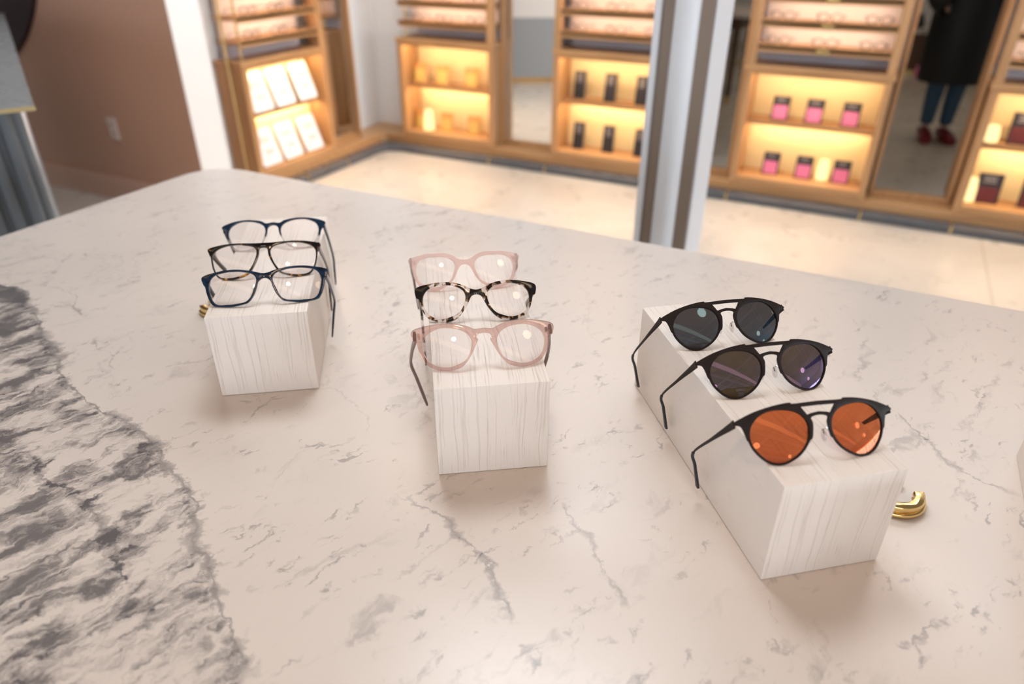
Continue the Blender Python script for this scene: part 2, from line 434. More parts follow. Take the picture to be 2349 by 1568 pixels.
# rear wall, cut where two mirror panels are built as openings
RW0, RW1 = 4.60, 4.70
for i, (a, b, z0) in enumerate([(-3.5, -1.09, 0), (-1.09, -.72, 2.25), (-.72, .065, 0), (.065, .475, 2.25), (.475, 13.0, 0)]):
    wallbox('wall_rear', a, b, RW0, RW1, z0, CEIL, 'white_paint', 'white wall behind the oak shelving')
wallbox('wall_left', -3.52, -3.42, 2.85, 4.70, 0, CEIL, 'white_paint', 'white wall behind the left shelving')
w = MB().box(-9, -3.19, 2.65, 2.85, 0, CEIL).build('wall_left', ['terracotta_paint', 'white_paint'])
struct(w, 'terracotta painted wall with a white end')
for p_ in w.data.polygons:
    if p_.normal.x > .7: p_.material_index = 1
wallbox('wall_far_left', -9.1, -9, -6, 2.85, 0, CEIL, 'white_paint', 'white side wall')
wallbox('wall_back_room_left', -5.1, -5.0, 4.7, 11.2, 0, CEIL, 'white_paint', 'white wall of the room added behind the mirror openings')
wallbox('wall_back_room', -5, 13.0, 11.1, 11.2, 0, CEIL, 'white_paint', 'white wall at the end of the room added behind the mirror openings')
bb = MB().box(-9, -3.19, 2.62, 2.65, 0, .12, .004).box(-9, -3.19, 2.628, 2.65, .12, .135, .003).build('baseboard_left', 'trim_paint')
struct(bb, 'terracotta baseboard along the terracotta wall')
# glazed right wall and glazed front wall: low sill, posts, mullions, header
def glazed(name, lo, hi, at, axis, n, label):
    m = MB(); 
    def bx(a0, a1, z0, z1, t=.06):
        if axis == 'x': m.box(at, at + t, a0, a1, z0, z1)
        else: m.box(a0, a1, at, at + t, z0, z1)
    bx(lo, hi, 0, .45, .12); bx(lo, hi, 3.05 if axis == 'y' else 2.6, CEIL, .12)
    for k in range(n + 1):
        a = lo + (hi - lo)*k/n; bx(a - .05, a + .05, .45, 3.05, .08)
        if k < n:
            for j in (1, 2):
                c_ = a + (hi - lo)/n*j/3; bx(c_ - .015, c_ + .015, .45, 3.05, .05)
    for z in (1.3, 2.15): bx(lo, hi, z - .015, z + .015, .05)
    return struct(m.build(name, 'column_paint'), label)
glazed('window_1', -6, 4.6, 12.72, 'x', 5, 'white gridded shop windows on the right side')
glazed('window_2', -9, 12.7, -5.78, 'y', 9, 'white gridded shop windows on the street side')
m = MB().box(-1.91, -.39, 1.39, 1.45, CEIL - .08, CEIL - .001).box(-1.91, -.39, 2.25, 2.31, CEIL - .08, CEIL - .001)
for k in range(3): m.box(-1.91 + .73*k, -1.85 + .73*k, 1.45, 2.25, CEIL - .07, CEIL - .02)
struct(m.build('window_3', 'column_paint'), 'skylight in the ceiling over the table')
m = MB().box(-3.26, 1.06, 3.54, 3.60, CEIL - .08, CEIL - .001).box(-3.26, 1.06, 4.20, 4.26, CEIL - .08, CEIL - .001)  # frame added round the aisle fill light
for k in range(6): m.box(-3.26 + .852*k, -3.20 + .852*k, 3.60, 4.20, CEIL - .07, CEIL - .02)
struct(m.build('fill_light_frame', 'column_paint'), 'added frame of the fill light before the oak shelving')
wallbox('wall_right', 13.0, 13.1, -6, 11.2, 0, CEIL, 'white_paint', 'outer face beyond the side windows')

# stone kick and oak bench running round the corner
KF, BF = 4.26, 4.335            # fronts of kick and bench on the rear side
LKF, LBF = -3.13, -3.205        # the same on the left side
def L_run(front_y, front_x, back_y, back_x, z0, z1, bev, name, mat, xr=3.2, yl=3.07, cut=.10):
    poly = [(xr, front_y), (front_x + cut, front_y), (front_x + cut*.3, front_y - cut*.3), (front_x, front_y - cut), (front_x, yl), (back_x, yl), (back_x, back_y), (xr, back_y)]
    return MB().prism(poly, z0, z1, bev).build(name, mat)
kick = struct(L_run(KF, LKF, 4.6, -3.42, 0, .044, .008, 'baseboard_rear', 'kick_stone'), 'dark grey stone plinth under the oak shelving')
jb = MB()
for u_ in (-2.30, -1.88, -1.10, -.69, .05, .50, 1.23): jb.box(u_ - .006, u_ + .006, KF - .0015, 4.34, .0, .0455)
for v_ in (3.40, 3.80): jb.box(-3.21, LKF + .0015, v_ - .006, v_ + .006, 0, .0455)
jb.build('joint_strip', 'dull_brass', kick)
bench = struct(L_run(BF, LBF, 4.6, -3.42, .0445, .10, .003, 'trim_1', 'oak_level', cut=.03), 'oak bench running under the shelf units')

# ------------------------------------------------------------------ shelving
def cabinet(name, x, y, rz, w, label, D, cat='shelf unit', z0=.10, z1=.762):
    """oak display cabinet, local x along the front, y to the back, origin at the floor line of its front left corner"""
    t = empty(name, (x, y, 0), (0, 0, rz)); tag(t, label, cat, 'lit oak display cabinets')
    S = .038
    for s0 in (0, w - S): MB().box(s0, s0 + S, 0, D, z0, z1 - .03, .002).build('side_panel', 'oak_upright', t)
    MB().box(-.006, w + .006, -.004, D, z1 - .03, z1, .003).build('top_panel', 'oak_level', t)
    MB().box(S, w - S, 0, D, z0, z0 + .042, .002).build('bottom_panel', 'oak_level', t)
    MB().box(S, w - S, D - .05, D - .035, z0 + .042, z1 - .03).build('back_panel', 'warm_cream', t)
    MB().box(S, w - S, .075, D - .05, .445, .461, .002).build('shelf', 'oak_level', t)
    MB().box(S, w - S, .0, .012, z1 - .046, z1 - .0295, .001).box(S, w - S, .075, .082, .431, .4455, .001).build('lip', 'oak_level', t)
    for zz, yy in ((z1 - .038, .04), (.437, .095)):
        MB().box(S + .03, w - S - .03, yy, yy + .012, zz, zz + .007).build('light_strip', 'led_warm', t)
    return t
def rack(name, x, y, rz, w, label, D, left='oak', n=9):
    """stack of oak ledges above a cabinet, each with a lit blush back panel"""
    t = empty(name, (x, y, 0), (0, 0, rz)); tag(t, label, 'display rack', 'oak ledge racks above the cabinets')
    top = .762 + .10 + n*.1225
    if left == 'oak': MB().box(0, .04, .0, .05, .762, top, .003).build('post', 'oak_upright', t)
    else:
        MB().cyl((.055, .045, .762), .007, top - .762, 12).build('rod', 'brass', t, smooth=40)
        if rz: MB().cyl((-.016, .085, .045), .008, top - .045, 12).build('rod', 'brass', t, smooth=40)
    MB().box(w - .045, w, .0, .05, .762, top, .003).build('post', 'oak_upright', t)
    MB().box(.04, w - .045, D - .04, D - .03, .762, .862).build('lower_panel', 'mauve_grey', t)
    for k in range(n):
        z = .845 + .1225*k
        MB().box(.03 if left == 'oak' else .02, w - .04, .004, .17, z, z + .020, .002).box(.03, w - .04, .004, .012, z - .012, z + .027, .001).build('ledge', 'oak_level', t)
        if 'pink' in label: MB().box(w/2 - .032, w/2 + .032, -.002, .0045, z - .010, z + .016, .002).build('name_plate', 'brass', t)
        MB().box(.04, w - .045, .163, .170, z + .020, z + .1225).build('back_panel', 'blush_paint', t)
        MB().box(.09, w - .10, .03, .04, z + .1155, z + .1215).build('light_strip', 'led_soft', t)
    return t
UNITS = [ # x, y, rz, w, what is in it
    (-3.205, 3.07, R(90), .715, 'the white brochures', 'rod'),
    (-3.04, 4.33, 0, .745, 'the orange books', 'rod'),
    (-1.87, 4.33, 0, .77, 'the tall black books', 'oak'),
    (-.70, 4.33, 0, .75, 'the pink books', 'oak'),
    (.485, 4.33, 0, .75, 'the dark red books', 'oak')]
PLACE = ['on the left wall', 'beside the white corner', 'just left of the white column', 'right of the white column', 'at the right end']
for (x, y, rz, w, what, lf), pl in zip(UNITS, PLACE):
    cabinet('display_cabinet', x, y, rz, w, f'oak cabinet glowing amber inside, holding {what}, {pl}', .205 if rz else .255)
    rack('display_rack', x, y, rz, w, f'oak ledge rack above {what}, {pl}', .205 if rz else .255, lf)

def to_world(u, lx, ly, lz):
    x, y, rz = u[0], u[1], u[2]
    return (x + cos(rz)*lx - sin(rz)*ly, y + sin(rz)*lx + cos(rz)*ly, lz)
def book(w, h, d, cover, band, name='book', split=.62, lines=3, spine=None):
    """upright book, origin bottom centre of its front cover, front faces -y; leans back"""
    t = empty(name)
    MB().box(-w/2, w/2, 0, .002, 0, h, .0006).box(-w/2, w/2, d - .002, d, 0, h, .0006).box(-w/2, -w/2 + .002, 0, d, 0, h).build('cover', cover, t)
    MB().box(-w/2 + .002, w/2 - .003, .002, d - .002, .003, h - .003).build('page_block', 'page_edge', t)
    m = MB().box(-w*.42, w*.42, -.0006, .0004, h*.05, h*split)
    m.build('cover_panel', band, t)
    m = MB()
    for k in range(lines):
        zz = h*(.90 - .085*k); ww = w*(.30 - .05*(k % 2))
        m.box(-ww, ww*.8, -.0007, .0003, zz - h*.022, zz)
    m.build('cover_lettering', 'cover_text', t)
    return t
def place_books(unit, proto, spots, base, labels, group, cat='book', lean=8):
    for i, ((lx, lz), lb) in enumerate(zip(spots, labels)):
        o = proto if i == 0 else dup(proto)
        o.location = to_world(unit, lx, base, lz); o.rotation_euler = (R(-lean), 0, unit[2]); tag(o, lb, cat, group)
SIDE = ['left', 'middle', 'right']
def two_rows(what, extra=''):
    return [f'{what}, {SIDE[k%3]} of three on the {"upper" if k < 3 else "lower"} shelf{extra}' for k in range(6)]
U = UNITS
place_books(U[3], book(.092, .128, .016, 'cover_black', 'cover_pink', lines=2), [(.207, .461), (.39, .461), (.58, .461), (.21, .142), (.396, .142), (.60, .142)], .10,
            two_rows('black edged book with a bright pink cover panel'), 'pink books in the amber cabinet')
place_books(U[2], book(.074, .168, .02, 'cover_black', 'cover_black', split=.3, lines=4), [(.14, .461), (.347, .461), (.55, .461), (.15, .142), (.356, .142), (.57, .142)], .10,
            two_rows('tall black book with pale lettering'), 'tall black books')
place_books(U[1], book(.098, .125, .018, 'cover_orange', 'cover_yellow', split=.7, lines=2), [(.11, .461), (.29, .461), (.52, .461), (.10, .142), (.31, .142), (.53, .142)], .10,
            two_rows('small orange and yellow book'), 'orange books by the white corner')
place_books(U[4], book(.115, .155, .018, 'cover_black', 'cover_red', split=.55, lines=3), [(.205, .461), (.39, .461), (.57, .461), (.145, .142), (.35, .142), (.56, .142)], .10,
            two_rows('black book with a dark red cover panel'), 'dark red books at the right end')
# white brochures on the left wall cabinet
br = empty('brochure')
MB().prism([(-.082 + .012*(1 - cos(a)) if q in (1, 2) else .082 - .012*(1 - cos(a)), 0) for q, a in ()] or
           [(x_, z_) for x_, z_ in ((-.070, 0), (.070, 0), (.078, .004), (.082, .012), (.082, .208), (.078, .216), (.070, .22), (-.070, .22), (-.078, .216), (-.082, .208), (-.082, .012), (-.078, .004))], -.002, .002, .0006).build('card', 'paper', br)
m = MB()
for a_, b_, c_, d_ in ((-.05, .05, .13, .175), (-.035, .045, .06, .10), (-.055, -.01, .03, .045)): m.box(a_, b_, c_, d_, .0018, .0026)
m.build('printed_picture', 'card_print', br)
for o_ in br.children: o_.data.transform(Matrix.Rotation(R(90), 4, 'X'))
labs = two_rows('white brochure leaning back', ' of the left wall')
for i in range(6):
    o = br if i == 0 else dup(br)
    o.location = to_world(U[0], (.155, .345, .545)[i % 3] , .03, (.470, .150)[i//3]); o.rotation_euler = (R(-20), 0, U[0][2]); tag(o, labs[i], 'brochure', 'white brochures on the left wall')
# little emissive blobs between the books, their bright glow put into the material
def make_blob(x, y, z, r, h, label):
    t = empty('glow_blob', (x, y, z)); tag(t, label, 'lamp')
    MB().lathe([(r*.55, 0.004), (r, .008), (r*.95, h*.55), (r*.72, h), (r*.6, h)], 20).build('glow_body', 'blob_glow', t, smooth=50)
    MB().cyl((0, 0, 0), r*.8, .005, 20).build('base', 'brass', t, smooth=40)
make_blob(*to_world(U[4], .075, .09, .461), .036, .088, 'glowing amber blob on the upper shelf beside the dark red book')
make_blob(*to_world(U[4], .058, .09, .142), .036, .130, 'glowing amber blob on the lower shelf beside the dark red book')
make_blob(*to_world(U[1], .185, .07, .142), .040, .145, 'brightest amber blob, low between the orange books')
make_blob(*to_world(U[3], .50, .12, .142), .034, .12, 'dim amber blob low between the pink books')

# small spectacles on the ledges
def mini_glasses(kind):
    m = MB(); e = .026 if kind else .024
    for s in (-1, 1):
        ring = [(s*.034 + e*cos(a)*1.05, 0, .026 + .021*sin(a)) for a in [2*pi*k/20 for k in range(21)]]
        m.tube(ring, .0022, 6)
        m.tube([(s*.062, 0, .036), (s*.067, .004, .036), (s*.066, .09, .034), (s*.064, .125, .012)], .002, 6)
    m.tube([(-.010, 0, .032), (0, -.001, .037), (.010, 0, .032)], .002, 6)
    return m
mg = [mini_glasses(0).build('eyeglasses', 'dark_tortoise', smooth=60), mini_glasses(1).build('eyeglasses', 'smoke_crystal', smooth=60)]
used = [False, False]
WHERE = ['above the white brochures', 'above the orange books', 'above the tall black books', 'above the pink books', 'above the dark red books']
for ui, u_ in enumerate(UNITS):
    for li in range(3):
        for k in range(3):
            kd = 1 if (ui in (1, 2) or (k + li) % 3 == 1) else 0
            if used[kd]: o = mg[kd].copy(); COL.objects.link(o)
            else: o = mg[kd]; used[kd] = True
            o.location = to_world(u_, .14 + (u_[3] - .28)*k/2, .022, .8655 + .1225*li); o.rotation_euler = (0, 0, u_[2])
            tag(o, f'{"pale" if kd else "tortoise"} eyeglasses, {SIDE[k]} of three on the {["lowest", "second", "third"][li]} ledge {WHERE[ui]}', 'eyeglasses', 'eyeglasses on the oak ledges')

# mirrors between the units
def wall_mirror(x, y, rz, w, label):
    t = empty('wall_mirror', (x, y, 0), (0, 0, rz)); tag(t, label, 'mirror')
    MB().box(0, w, 0, .006, .125, 2.2).build('glass', 'mirror', t)
    m = MB().box(-.018, 0, -.035, .012, .1005, 2.22, .002).box(w, w + .018, -.035, .012, .1005, 2.22, .002).box(0, w, -.012, .012, .1005, .125, .001).box(0, w, -.03, .012, 2.2, 2.22)
    m.build('frame', 'oak_upright', t)
wall_mirror(-2.275, 4.475, 0, .385, 'tall mirror with oak edge between the orange and the black books')
wall_mirror(-3.335, 3.81, R(90), .36, 'narrow mirror on the left wall reflecting an amber cabinet')
for i, (a, b, lb) in enumerate([(-1.09, -.72, 'oak edge of the narrow mirror beside the white column, built as an opening'), (.065, .475, 'oak edge of the mirror showing the person, built as an opening')]):  # mirror panels built as openings; the added room imitates their reflections
    m = MB().box(a, a + .02, 4.44, 4.71, .1005, 2.25, .002).box(b - .02, b, 4.44, 4.71, .1005, 2.25, .002).box(a, b, 4.44, 4.71, 2.25, 2.27).box(a + .02, b - .02, 4.44, 4.465, .1005, .13, .002)
    struct(m.build(f'trim_{i+2}', 'oak_upright'), lb)

# ------------------------------------------------------------------ white column
ct = empty('column', (-.4735, 1.9, 0)); tag(ct, 'white steel column with recesses coloured grey-brown as in shadow rising behind the marble table', 'column')
def cb(a0, a1, b0, b1, mat, nm, bev=.002): return MB().box(a0, a1, b0, b1, 0, CEIL - .001, bev).build(nm, mat, ct)
cb(-.060, .070, .012, .19, 'recess_shadow', 'web')  # recess shadow carried by the web's darker colour
cb(-.0775, -.0605, 0, .2, 'column_paint', 'flange')
cb(.0705, .0775, .0135, .2, 'column_paint', 'flange')
MB().cyl((.003, .018, 0), .033, CEIL - .001, 40).build('pipe', 'column_paint', ct, smooth=40)

# ------------------------------------------------------------------ things on the left
A, B = Vector((-1.8082, 1.0634)), Vector((-3.8743, 2.2769))
dl = (B - A).normalized(); pl_ = Vector((-dl.y, dl.x)) 
if pl_.y > 0: pl_ = -pl_
ang = math.atan2(dl.y, dl.x)
ct2 = empty('service_counter', (A.x, A.y, 0), (0, 0, ang)); tag(ct2, 'fluted grey counter with a grey marble top by the terracotta wall', 'counter')
Lc, Wc, CZ = (B - A).length, .8, 1.05
MB().box(0, Lc, 0, Wc, CZ - .012, CZ, .001).build('countertop', 'grey_marble', ct2)
m = MB().box(-.0015, Lc + .0015, -.0015, Wc + .0015, CZ - .011, CZ - .001)
m.build('edge_band', 'dull_brass', ct2)
ix0, ix1, iy0, iy1 = .10, Lc - .06, .05, Wc - .05
m = MB(); m.box(ix0, ix1, iy0, iy1, .05, CZ - .0125)
def flute(a0, a1, fn):
    n = int(abs(a1 - a0)/.042)
    for k in range(n):
        c_ = a0 + (a1 - a0)*(k + .5)/n; fn(c_)
flute(iy0, iy1, lambda c_: m.cyl((ix0, c_, .05), .0165, CZ - .063, 12))
flute(ix0, ix1, lambda c_: m.cyl((c_, iy1, .05), .0165, CZ - .063, 12))
flute(ix0, ix0 + .15, lambda c_: m.cyl((c_, iy0, .05), .0165, CZ - .063, 12))
m.build('fluted_base', 'slate_grey', ct2, smooth=40)
MB().box(ix0 + .25, ix1, iy0 - .004, iy0 - .001, .62, CZ - .03).build('back_board', 'white_paint', ct2)
MB().box(ix0 + .25, ix1, iy0 - .005, iy0 - .001, .05, .62).build('back_panel', 'panel_grey', ct2)
MB().box(ix0 + .01, ix1 - .01, iy0 + .01, iy1 - .01, 0, .05).build('toe_kick', 'brass', ct2)
t = empty('wall_disc', (-4.948, 2.6495, 1.604)); tag(t, 'large dark maroon disc mounted on the terracotta wall', 'wall disc')
MB().cyl((0, 0, 0), 0.943, .03, 96, mat=Matrix.Rotation(R(90), 4, 'X')).build('disc', 'maroon', t, smooth=40)
t = empty('outlet', (-3.832, 2.6495, .425)); tag(t, 'small pale power outlet plate on the terracotta wall', 'outlet')
MB().box(-.036, .036, -.006, 0, -.060, .060, .002).build('cover_plate', 'outlet', t)
for zz in (-.025, .025): MB().box(-.014, .014, -.0075, -.0045, zz - .012, zz + .012, .001).build('socket', 'trim_paint', t)

# ------------------------------------------------------------------ marble display table
def rounded(x0, x1, y0, y1, r, n=10):
    pts = []
    for cx, cy, a0 in ((x1 - r, y1 - r, 0), (x0 + r, y1 - r, 90), (x0 + r, y0 + r, 180), (x1 - r, y0 + r, 270)):
        for k in range(n + 1):
            a = R(a0 + 90*k/n); pts.append((cx + r*cos(a), cy + r*sin(a)))
    return pts
TZ = .91
tb = empty('display_table'); tag(tb, 'large white marble table with grey veins and rounded corners', 'table')
MB().prism(rounded(-1.447, 1.75, .03, 1.24, .10), TZ - .032, TZ, .003).build('tabletop', 'white_marble', tb, smooth=35)
MB().box(-1.30, 1.60, .17, 1.10, TZ - .13, TZ - .0325, .004).build('apron', 'walnut', tb)
for x_ in (-1.27, 1.57):
    for y_ in (.20, 1.07):
        lg = MB().lathe([(.016, .06), (.017, .10), (.026, .60), (.028, TZ - .131)], 20, (x_, y_, 0)).build('leg', 'walnut', tb, smooth=50)
        MB().lathe([(.0155, 0), (.0165, .002), (.0172, .0598)], 20, (x_, y_, 0)).build('brass_foot', 'brass', lg, smooth=50)
m = MB()
for a_, b_ in (((-1.27, .20), (-1.27, 1.07)), ((1.57, .20), (1.57, 1.07)), ((-1.27, .635), (1.57, .635))): m.tube([(*a_, .30), (*b_, .30)], .009, 12)
m.build('stretcher', 'brass', tb, smooth=50)

# three limewashed oak blocks and a fourth at the right edge
BLK = [(-0.6613, 0.505, 0.61), (-0.3366, 0.4997, 0.5923), (0.003, 0.5085, 0.6695), (0.231, 0.4914, 0.0)]
BW, BH, BLEN = .12, 0.1124, 0.3306
BLAB = ['limewashed oak block under the two navy frames and dark tortoise frame', 'limewashed oak block under the blush, light tortoise and rose frames',
        'limewashed oak block under the three pairs of black sunglasses', 'limewashed oak block barely showing at the right edge of the table']
for i, (x_, y_, a_) in enumerate(BLK):
    o = MB().box(0, BW, 0, BLEN, 0, BH, .0012).build('display_block', 'limewashed_oak', None, (x_, y_, TZ + .0002), (0, 0, a_), smooth=30)
    tag(o, BLAB[i], 'display block', 'wooden eyewear blocks')

# brass C-shaped pieces lying by the blocks
def brass_c(x, y, rz, r0, r1, h, label):
    n = 26; a0, a1 = R(28), R(332)
    oc = [(r1*cos(a0 + (a1 - a0)*k/n), r1*sin(a0 + (a1 - a0)*k/n)) for k in range(n + 1)]
    ic = [(r0*cos(a1 - (a1 - a0)*k/n), r0*sin(a1 - (a1 - a0)*k/n)) for k in range(n + 1)]
    r2 = r1 - .0025
    oc2 = [(r2*cos(a0 + (a1 - a0)*k/n), r2*sin(a0 + (a1 - a0)*k/n)) for k in range(n + 1)]
    ic2 = [((r0 + .0)*p[0]/r0, p[1]) for p in ic]
    o = MB().prism(oc + ic, 0, h*.42, .0022).prism(oc2 + ic2, h*.36, h, .0022).build('brass_ring', 'brass', None, (x, y, TZ + .0002), (0, 0, rz), smooth=40)
    tag(o, label, 'brass ring')
brass_c(.1075, .682, R(48), .0185, .0315, .013, 'open brass ring lying right of the sunglasses block')
brass_c(-.843, .678, R(200), .0185, .0315, .013, 'open brass ring peeking out left of the navy frames block')

# ------------------------------------------------------------------ eyewear
KC = 1/(2*.30)
GD = {"A3":{"pose":[-0.62729,0.57626,1.04423,0.6349,0.69981,-0.0013],"L":{"outer":[[0.0,13.47],[13.53,17.1],[29.35,20.39],[43.02,21.25],[55.26,20.44],[75.17,16.27],[74.32,6.55],[72.3,3.88],[70.02,-7.1],[66.09,-17.34],[60.32,-22.76],[41.57,-25.36],[25.1,-23.55],[19.27,-21.03],[13.45,-13.52],[9.64,-4.62],[6.75,3.97],[0.0,7.63]],"lens":[[36.38,18.59],[23.86,16.93],[14.31,13.26],[9.92,9.09],[10.61,1.67],[15.3,-10.8],[20.71,-19.27],[31.33,-22.27],[50.4,-22.25],[60.05,-19.48],[64.72,-10.61],[67.03,1.71],[64.8,11.78],[58.55,16.55],[48.19,18.45]]},"tm":[0.0735,-0.0025,0.0987,0.0639,-0.046,0.1343]},"A2":{"pose":[-0.68403,0.63523,1.04523,0.61399,0.73464,-0.00091],"L":{"outer":[[0.0,20.18],[12.66,20.38],[27.65,21.51],[42.29,22.17],[57.8,21.45],[72.39,18.49],[71.93,12.25],[69.41,6.8],[68.2,-2.07],[66.18,-11.38],[61.47,-20.88],[54.9,-25.55],[41.26,-27.41],[29.02,-25.65],[20.36,-22.07],[15.95,-17.39],[9.6,-5.88],[6.17,3.6],[4.98,11.9],[0.0,13.96]],"lens":[[35.44,20.14],[22.31,18.09],[12.51,14.86],[9.17,9.02],[10.21,0.32],[14.47,-9.57],[19.03,-16.49],[25.11,-21.89],[40.37,-24.97],[54.92,-23.49],[62.3,-15.77],[65.96,-3.89],[66.55,6.14],[63.97,13.02],[53.15,18.72]]},"tm":[0.0704,0.0115,0.098,0.0649,-0.0411,0.1372]},"A1":{"pose":[-0.74079,0.71439,1.04369,0.61391,0.79041,0.0039],"L":{"outer":[[0.0,14.02],[9.4,12.97],[16.86,17.06],[33.4,20.41],[48.39,20.65],[61.08,18.98],[72.57,15.02],[71.91,9.81],[67.36,2.71],[65.15,-6.26],[62.28,-14.4],[54.25,-24.46],[40.02,-26.87],[27.99,-26.98],[17.47,-19.31],[12.02,-11.88],[8.53,-2.8],[6.64,6.79],[0.0,10.25]],"lens":[[36.98,18.81],[23.99,16.11],[14.56,10.84],[10.85,3.35],[11.97,-5.79],[14.88,-13.96],[21.04,-21.58],[37.31,-25.9],[49.77,-23.77],[57.29,-16.05],[61.8,-6.53],[63.16,3.19],[60.93,10.86],[55.07,15.6],[47.22,18.5]]},"tm":[0.0717,-0.0033,0.1028,0.0649,-0.0362,0.1355]},"B3":{"pose":[-0.3166,0.57147,1.0467,0.58354,0.70904,-0.0001],"L":{"outer":[[0.0,14.53],[9.38,13.7],[15.65,16.68],[26.08,20.07],[40.04,21.73],[55.91,21.46],[75.52,17.28],[75.2,6.15],[71.78,4.27],[69.06,-6.9],[64.3,-16.96],[56.82,-24.53],[41.78,-28.79],[27.93,-27.27],[19.7,-21.14],[13.81,-12.84],[10.0,-5.19],[6.57,1.85],[7.98,5.03],[5.88,8.35],[0.0,9.22]],"lens":[[40.39,17.24],[28.54,15.25],[19.48,10.76],[14.44,4.36],[13.75,-3.01],[16.5,-12.39],[22.86,-20.29],[38.7,-25.27],[52.28,-22.49],[59.73,-16.33],[64.06,-7.78],[65.16,1.78],[62.13,9.11],[56.17,13.81],[48.47,16.67]]},"tm":[0.0817,-0.0039,0.0997,0.066,-0.0497,0.1362]},"B2":{"pose":[-0.37418,0.65831,1.04553,0.55931,0.69441,-0.00315],"L":{"outer":[[0.0,10.14],[8.22,12.45],[16.83,16.91],[28.52,20.19],[41.28,21.11],[54.47,20.37],[71.53,16.24],[71.63,5.07],[68.23,2.06],[66.55,-4.74],[62.82,-14.8],[55.46,-22.83],[40.28,-27.13],[28.97,-26.09],[20.82,-21.03],[13.34,-11.7],[8.88,-3.36],[5.63,2.55],[0.0,4.62]],"lens":[[39.18,17.83],[27.13,16.14],[17.5,11.44],[13.4,5.44],[13.38,-1.56],[16.43,-9.91],[22.9,-17.8],[38.24,-23.13],[50.99,-20.92],[58.68,-14.67],[62.41,-6.44],[63.17,2.03],[61.01,9.35],[55.14,14.53],[47.85,16.99]]},"tm":[0.0695,0.0092,0.098,0.0672,-0.0577,0.1377]},"B1":{"pose":[-0.42782,0.72442,1.04695,0.58151,0.61954,0.00014],"L":{"outer":[[0.0,10.59],[7.89,12.17],[15.8,17.03],[25.16,20.21],[38.85,20.67],[53.33,20.05],[70.75,15.8],[70.17,8.25],[67.53,2.26],[66.0,-6.6],[62.69,-15.22],[56.83,-22.01],[40.9,-27.51],[29.37,-24.93],[19.27,-19.19],[13.05,-10.89],[8.95,-2.18],[5.38,2.92],[0.0,5.08]],"lens":[[38.1,16.59],[25.87,15.27],[16.9,11.39],[12.93,5.16],[13.64,-2.12],[16.87,-11.12],[22.97,-18.3],[38.74,-23.53],[52.12,-19.91],[58.33,-14.56],[61.46,-7.14],[62.6,2.07],[60.61,8.93],[54.77,14.13],[47.5,16.2]]},"tm":[0.0688,0.0088,0.098,0.0648,-0.0302,0.134]},"C3":{"pose":[0.01856,0.57242,1.04982,0.63563,0.63358,-0.00734],"L":{"outer":[[0.0,21.22],[22.68,20.68],[25.54,21.93],[37.17,20.96],[49.52,18.6],[61.56,15.05],[75.46,8.87],[75.89,6.18],[70.51,4.76],[67.83,-1.1],[66.14,-7.52],[64.06,-10.71],[59.77,-20.43],[51.35,-28.34],[39.18,-31.46],[27.22,-28.34],[19.37,-22.53],[13.62,-15.91],[11.02,-12.63],[8.4,-10.01],[6.52,1.66],[7.54,7.08],[0.0,8.78]],"lens":[[36.28,16.63],[26.02,15.3],[17.04,10.76],[11.51,4.04],[10.66,-3.07],[12.95,-12.18],[19.54,-21.54],[37.04,-30.36],[50.07,-26.97],[58.87,-18.32],[63.23,-8.27],[62.48,1.06],[58.64,8.34],[52.0,13.52],[44.3,16.1]],"slot":[[0.0,17.36],[15.87,17.16],[10.99,10.01],[6.87,11.08],[0.0,12.03]]},"tm":[0.0802,-0.0207,0.1009,0.067,-0.0581,0.129]},"C1":{"pose":[-0.09567,0.73485,1.04931,0.69214,0.65843,-0.01108]},"C2":{"pose":[-0.03692,0.65852,1.04987,0.68088,0.62623,-0.0108]}}
def catmull(P, sub=5, closed=True):
    out = []; n = len(P)
    for i in range(n if closed else n - 1):
        p0, p1, p2, p3 = (P[(i + k - 1) % n] if closed else P[min(max(i + k - 1, 0), n - 1)] for k in range(4))
        for s in range(sub):
            t = s/sub
            out.append(tuple(.5*((2*b) + (-a + c)*t + (2*a - 5*b + 4*c - d)*t*t + (-a + 3*b - 3*c + d)*t**3) for a, b, c, d in zip(p0, p1, p2, p3)))
    if not closed: out.append(P[-1])
    return out
def smooth_loop(P, harm, n=48):
    cx = (min(p[0] for p in P) + max(p[0] for p in P))/2; cy = (min(p[1] for p in P) + max(p[1] for p in P))/2
    pol = sorted((math.atan2(y - cy, x - cx) % (2*pi), math.hypot(x - cx, y - cy)) for x, y in catmull(P, 8))
    N = 180; rs = []
    for i in range(N):
        a = 2*pi*i/N; k = next((j for j, q in enumerate(pol) if q[0] > a), 0)
        (a1, r1), (a0, r0) = pol[k], pol[k - 1]
        d1 = (a1 - a0) % (2*pi) or 1e-6; rs.append(r0 + (r1 - r0)*((a - a0) % (2*pi))/d1)
    co = [(sum(r*cos(m*2*pi*i/N) for i, r in enumerate(rs))*2/N, sum(r*sin(m*2*pi*i/N) for i, r in enumerate(rs))*2/N) for m in range(harm + 1)]
    def rad(a): return co[0][0]/2 + sum(co[m][0]*cos(m*a) + co[m][1]*sin(m*a) for m in range(1, harm + 1))
    return (cx, cy, rad, [(cx + rad(-2*pi*i/n)*cos(-2*pi*i/n), cy + rad(-2*pi*i/n)*sin(-2*pi*i/n)) for i in range(n)])
for k_, g_ in GD.items():
    if 'L' not in g_: continue
    cx, cy, rad, lp = smooth_loop(g_['L']['lens'], 5 if k_[0] == 'C' else 9)
    g_['L']['lens'] = lp
    if k_[0] == 'C':
        o_ = g_['L']['outer']
        for i in range(11, 18):
            x, y = o_[i]; a = math.atan2(y - cy, x - cx); r_ = rad(a) + 1.15; o_[i] = [cx + r_*cos(a), cy + r_*sin(a)]
